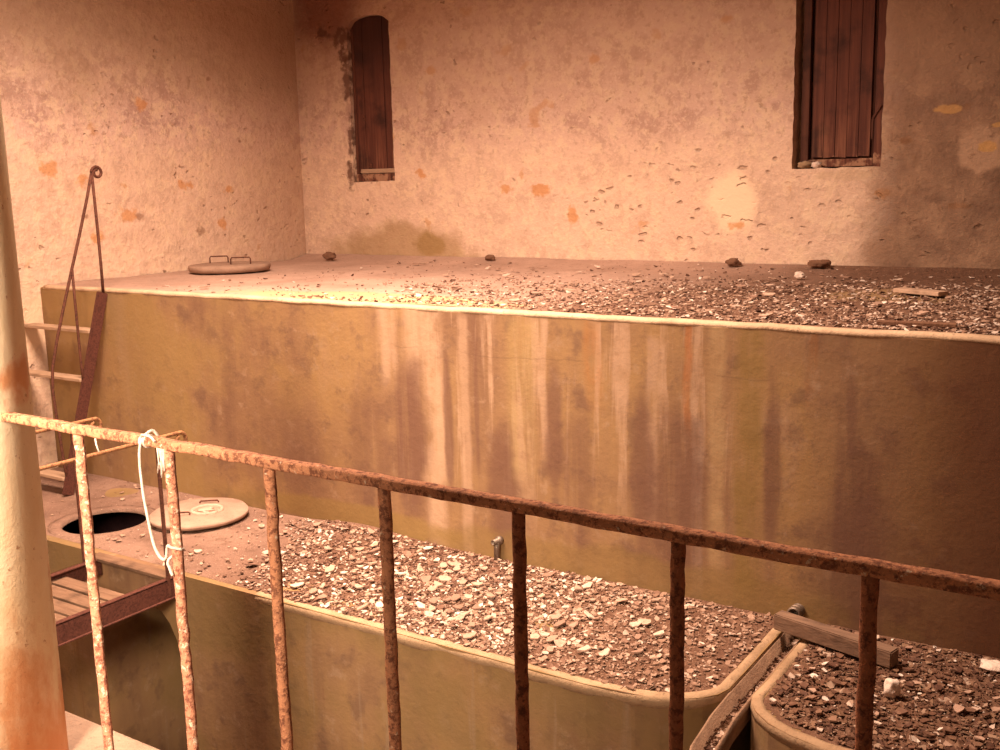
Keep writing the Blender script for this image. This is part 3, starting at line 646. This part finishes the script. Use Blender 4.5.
# ------------------------------------------------------------------ steps up to the upper tank
lad = thing('steep_steps', (-6.9, 4.5, ZL), 'steep open steps with a thin scrolled handrail against the upper tank', 'steps')
top, bot = V(-6.5, 4.715, -.70), V(-6.5, 4.285, ZL+.012)
MB().bar(top, bot, .025, .082, .004, V(0, 1, .0)).build('stringer', M['redoxide'], lad)
for z in (-.955, -1.29, -1.625, -1.96):
    u = (z-top.z)/(bot.z-top.z); y = top.y+(bot.y-top.y)*u
    MB().box((XL+.003, y-.06, z-.024), (-6.51, y+.045, z), .005, Matrix.Rotation(random.uniform(-.01, .01), 4, 'Y')).build('tread', M['tread'], lad)
x = -6.5
rail = [(4.715, .140), (4.655, -.05), (4.575, -.28), (4.49, -.51), (4.40, -.76), (4.32, -.99), (4.265, -1.18), (4.25, -1.33), (4.258, -1.50), (4.27, -1.68), (4.28, -1.85), (4.30, -2.02)]
MB().tube([(x, a, b) for a, b in rail], .0105, 8).build('handrail', M['iron'], lad)
sc = [(x, 4.712+.046 - .046*(1-.6*k/22)*math.cos(2*math.pi*1.3*k/22), .14 + .046*(1-.6*k/22)*math.sin(2*math.pi*1.3*k/22)) for k in range(23)]
MB().tube(sc, .0105, 8).build('scroll', M['iron'], lad)
MB().tube([(x, 4.716, .145), (x, 4.722, -.2), (x, 4.724, -.50), (x, 4.722, -.72)], .0105, 8).build('upright', M['iron'], lad)
MB().tube([(x, 4.49, -.51), (x, 4.488, -.75), (x, 4.49, -1.20), (x, 4.50, -1.36)], .0095, 8).build('brace', M['iron'], lad)

# ------------------------------------------------------------------ litter
def flake_mb(rnd, size, th, curl, k=None, mb=None, c=V(0, 0, 0), rot=None, tone=None, layer=None):
    mb = mb or MB(); n = k or rnd.randint(4, 6); a0 = rnd.random()*6.28; el = rnd.uniform(.5, 1.0)
    T, B = [], []
    for q in range(n):
        a = a0 + 2*math.pi*(q+rnd.uniform(-.28, .28))/n; r = size/2*rnd.uniform(.7, 1.15)
        p = V(r*math.cos(a), r*el*math.sin(a), 0); p.z = curl*(p.x*p.x)/size
        for L, dz in ((T, th), (B, 0)):
            w = p + V(0, 0, dz)
            if rot: w = rot @ w
            L.append(mb.bm.verts.new(w + c))
    fs = [mb.bm.faces.new(T), mb.bm.faces.new(B[::-1])]
    for q in range(n): fs.append(mb.bm.faces.new((B[q], B[(q+1) % n], T[(q+1) % n], T[q])))
    if layer is not None:
        for v in T+B: v[layer] = tone
    return mb
def rrot(rnd, tilt):
    return Matrix.Rotation(rnd.random()*6.28, 3, 'Z') @ Matrix.Rotation(rnd.gauss(0, tilt), 3, 'X') @ Matrix.Rotation(rnd.gauss(0, tilt), 3, 'Y')
def litter(name, mat, label, cat, N, sampler, hf, smin, smax, tilt, toner, seed):
    rnd = random.Random(seed); mb = MB(); lay = mb.bm.verts.layers.float.new('tone')
    for _ in range(N):
        p = sampler(rnd)
        if p is None: continue
        s = smin + (smax-smin)*rnd.random()**2.6
        flake_mb(rnd, s, rnd.uniform(.002, .005), rnd.uniform(-.3, 1.0), None, mb, V(p[0], p[1], hf(*p) + rnd.random()*.006), rrot(rnd, tilt), toner(rnd, p), lay)
    o = mb.build(name, mat); tag(o, label, cat, kind='stuff'); return o
def ll_sample(rnd):
    x = rnd.triangular(-5.2, -1.55, -3.2) if rnd.random() < .62 else rnd.uniform(-3.5, -1.53) if rnd.random() < .6 else rnd.uniform(-7.2, -1.55); y = rnd.uniform(3.70, YF-.02)
    if not in_left(x+.03, y-.02): return None
    if x < -4.45 + .3*mn.noise((x*3, y*3, 0)) + .5*(y-4.2) * -1 and rnd.random() < .86: return None
    if math.hypot(x+5.27, y-4.40) < .34: return None
    return x, y
def ll_tone(rnd, p):
    pale = max(0, 1-abs(p[0]+3.6)/1.15)*(.55+.45*min(1, (p[1]-3.66)/.5))
    return min(.999, max(0, rnd.random()*(.55+.45*pale) + .26*pale)) if rnd.random() > .05+.06*pale else rnd.uniform(.88, .999)
litter('plaster_litter', M['litter'], 'thick small plaster litter heaped on the lower tank with the manhole', 'litter', 15000, ll_sample, low_h, .008, .045, .28, ll_tone, 1)
def lr_sample(rnd):
    x, y = rnd.uniform(-1.32, .2), rnd.uniform(3.71, YF-.02)
    return (x, y) if in_right(x-.03, y-.04) else None
litter('brown_litter', M['litter_brown'], 'brown crumbly litter on the lower tank around the timber block', 'litter', 7500, lr_sample, lr_h, .006, .045, .3, lambda r, p: r.random(), 2)
litter('gutter_litter', M['litter'], 'crumbs and chips lying along the narrow gutter', 'litter', 500, lambda r: (lambda y: (-1.431 + (0 if y > 3.7 else (3.7-y)*.11) + r.uniform(-.027, .027), y))(r.uniform(3.36, 4.70)), lambda x, y: ZL-.082, .008, .036, .25, lambda r, p: r.random()*.85, 3)
def up_sample(rnd):
    x = rnd.uniform(-6.2, .6); y = 4.83 + (YB-4.9)*rnd.random()**1.25
    k = max(0, min(1, (x+5.0)/2.6 + .5*mn.noise((x*1.3, y*1.6, 4)) - .10*(y-5)))*max(.10, min(1, (6.9+.12*(x+3)-y)/.7))
    return (x, y) if rnd.random() < .03 + .97*k else None
litter('tank_top_litter', M['litter'], 'scattered red-brown and pale chips covering the upper tank top', 'litter', 20000, up_sample, up_h, .010, .045, .22, lambda r, p: (r.random()*max(.5, min(.85, .62-.10*(p[0]+2.5))) if r.random() > max(.05, min(.16, .09-.03*(p[0]+2.5))) else r.uniform(.86, .999)), 5)

# larger pieces, each its own object; a few mesh variants shared between copies
def variants(name, n, seed, smin, smax, th, curl, mat):
    rnd = random.Random(seed); out = []
    for _ in range(n):
        me = flake_mb(rnd, rnd.uniform(smin, smax), rnd.uniform(*th), rnd.uniform(*curl), rnd.randint(5, 8)).data(name); me.materials.append(mat); out.append(me)
    return out
def scatter(name, vs, label, cat, group, N, sampler, hf, tilt, seed, lift=.012):
    rnd = random.Random(seed); k = 0; tries = 0; proto = None; used = []
    while k < N and tries < N*60:
        tries += 1; p = sampler(rnd)
        if p is None or any((p[0]-a)**2+(p[1]-b)**2 < .045**2 for a, b in used): continue
        used.append(p)
        if proto is None:
            o = proto = bpy.data.objects.new(name, vs[0]); tag(o, label, cat, group)
        else: o = proto.copy(); o.data = vs[rnd.randrange(len(vs))]
        C.objects.link(o)
        o.location = (p[0], p[1], hf(*p) + lift + EYE); o.rotation_euler = rrot(rnd, tilt).to_euler(); k += 1
FV = variants('plaster_flake', 14, 3, .03, .09, (.004, .008), (-.2, .8), M['flake'])
SV = variants('wood_shard', 8, 9, .028, .065, (.005, .010), (-.1, .3), M['shard'])
def big_ll(rnd):
    x = rnd.triangular(-4.7, -1.6, -3.4); y = rnd.uniform(3.78, YF-.05)
    return (x, y) if in_left(x-.05, y-.05) and in_left(x+.04, y) else None
scatter('plaster_flake', FV, 'pale plaster flake lying in the heap of litter on the manhole tank', 'plaster flake', 'plaster flakes heaped on the lower tank', 165, big_ll, low_h, .20, 21)
def big_lr(rnd):
    x, y = rnd.uniform(-1.25, -.3), rnd.uniform(3.85, YF-.06)
    if (x > -1.55 and x < -.88 and abs(y-(4.53-.24*(x+1.505))) < .13) or not in_right(x-.05, y-.05) or math.hypot(x+.885, y-4.165) < .09 or math.hypot(x+.6, y-4.63) < .14: return None
    return x, y
scatter('wood_shard', SV, 'brown shard lying in the brown litter around the timber block', 'shard', 'brown shards around the timber block', 32, big_lr, lr_h, .15, 23)
FS = variants('plaster_flake', 8, 5, .03, .055, (.003, .006), (-.2, .6), M['flake'])
scatter('plaster_flake', FS, 'small pale flake scattered on the brown litter by the timber block', 'plaster flake', 'pale flakes around the timber block', 30, big_lr, lr_h, .2, 24)
def big_up(rnd):
    x = rnd.uniform(-5.8, -.5); y = rnd.uniform(4.92, 7.4)
    if rnd.random() > .25 + .75*max(0, min(1, (x+5.6)/2.2)): return None
    if math.hypot(x+1.28, y-6.26) < .25 or (abs(y-5.05) < .12 and -1.45 < x < -.85): return None
    return x, y
scatter('plaster_flake', FV[:8], 'pale flake scattered on the upper tank top below the windows', 'plaster flake', 'pale flakes on the upper tank top', 100, big_up, up_h, .10, 25)
def sparse_ll(rnd):
    x = rnd.uniform(-7.1, -4.7); y = rnd.uniform(3.8, 4.68)
    if math.hypot(x-HC[0], y-HC[1]) < HR+.13 or math.hypot(x+5.27, y-4.40) < .40 or (x < -6.3 and y > 4.1): return None
    return x, y
scatter('plaster_flake', FS, 'small white chip lying near the round lid and open manhole', 'plaster flake', 'white chips near the open manhole', 22, sparse_ll, low_h, .12, 26, .006)

# ------------------------------------------------------------------ light
def area(name, loc, target, sx, sy, power, col, spread):
    L = bpy.data.lights.new(name, 'AREA'); L.shape = 'RECTANGLE'; L.size, L.size_y = sx, sy; L.energy = power; L.color = col; L.spread = math.radians(spread)
    o = bpy.data.objects.new(name, L); C.objects.link(o); o.location = V(*loc)+V(0, 0, EYE)
    o.rotation_euler = (V(*target)-V(*loc)).to_track_quat('-Z', 'Y').to_euler(); return o
area('skylight', (-3.9, 3.5, 2.7), (-3.95, 3.75, 0), 2.2, 1.4, 595, (1, .685, .505), 140)
area('column_fill', (-1.3, -.7, .6), (-2.66, 1.47, -.9), .6, 1.2, 58, (1, .74, .53), 56)  # added lamp that brightens the column and near rail; no doorway stands here
w = bpy.data.worlds.new('World'); bpy.context.scene.world = w; w.use_nodes = True
w.node_tree.nodes['Background'].inputs[0].default_value = (1, .72, .48, 1); w.node_tree.nodes['Background'].inputs[1].default_value = .17

# ------------------------------------------------------------------ camera
F, YAW, PIT, ROL = 1053.863, math.radians(33.457), math.radians(10.2986), math.radians(-1.33789)
fw = V(-math.sin(YAW)*math.cos(PIT), math.cos(YAW)*math.cos(PIT), -math.sin(PIT)); rt = V(math.cos(YAW), math.sin(YAW), 0); u = rt.cross(fw)
r2 = rt*math.cos(ROL) + u*math.sin(ROL); u2 = -rt*math.sin(ROL) + u*math.cos(ROL)
cam = bpy.data.cameras.new('camera'); co = bpy.data.objects.new('camera', cam); C.objects.link(co)
m4 = Matrix((r2, u2, -fw)).transposed().to_4x4(); m4.translation = (0, 0, EYE); co.matrix_world = m4
cam.sensor_width = 36; cam.lens = F/1000*36; cam.clip_start = .05
S = bpy.context.scene; S.camera = co
S.view_settings.view_transform = 'Standard'; S.view_settings.look = 'None'; S.view_settings.gamma = 1; S.view_settings.use_curve_mapping = False
S.view_settings.exposure = 0.0
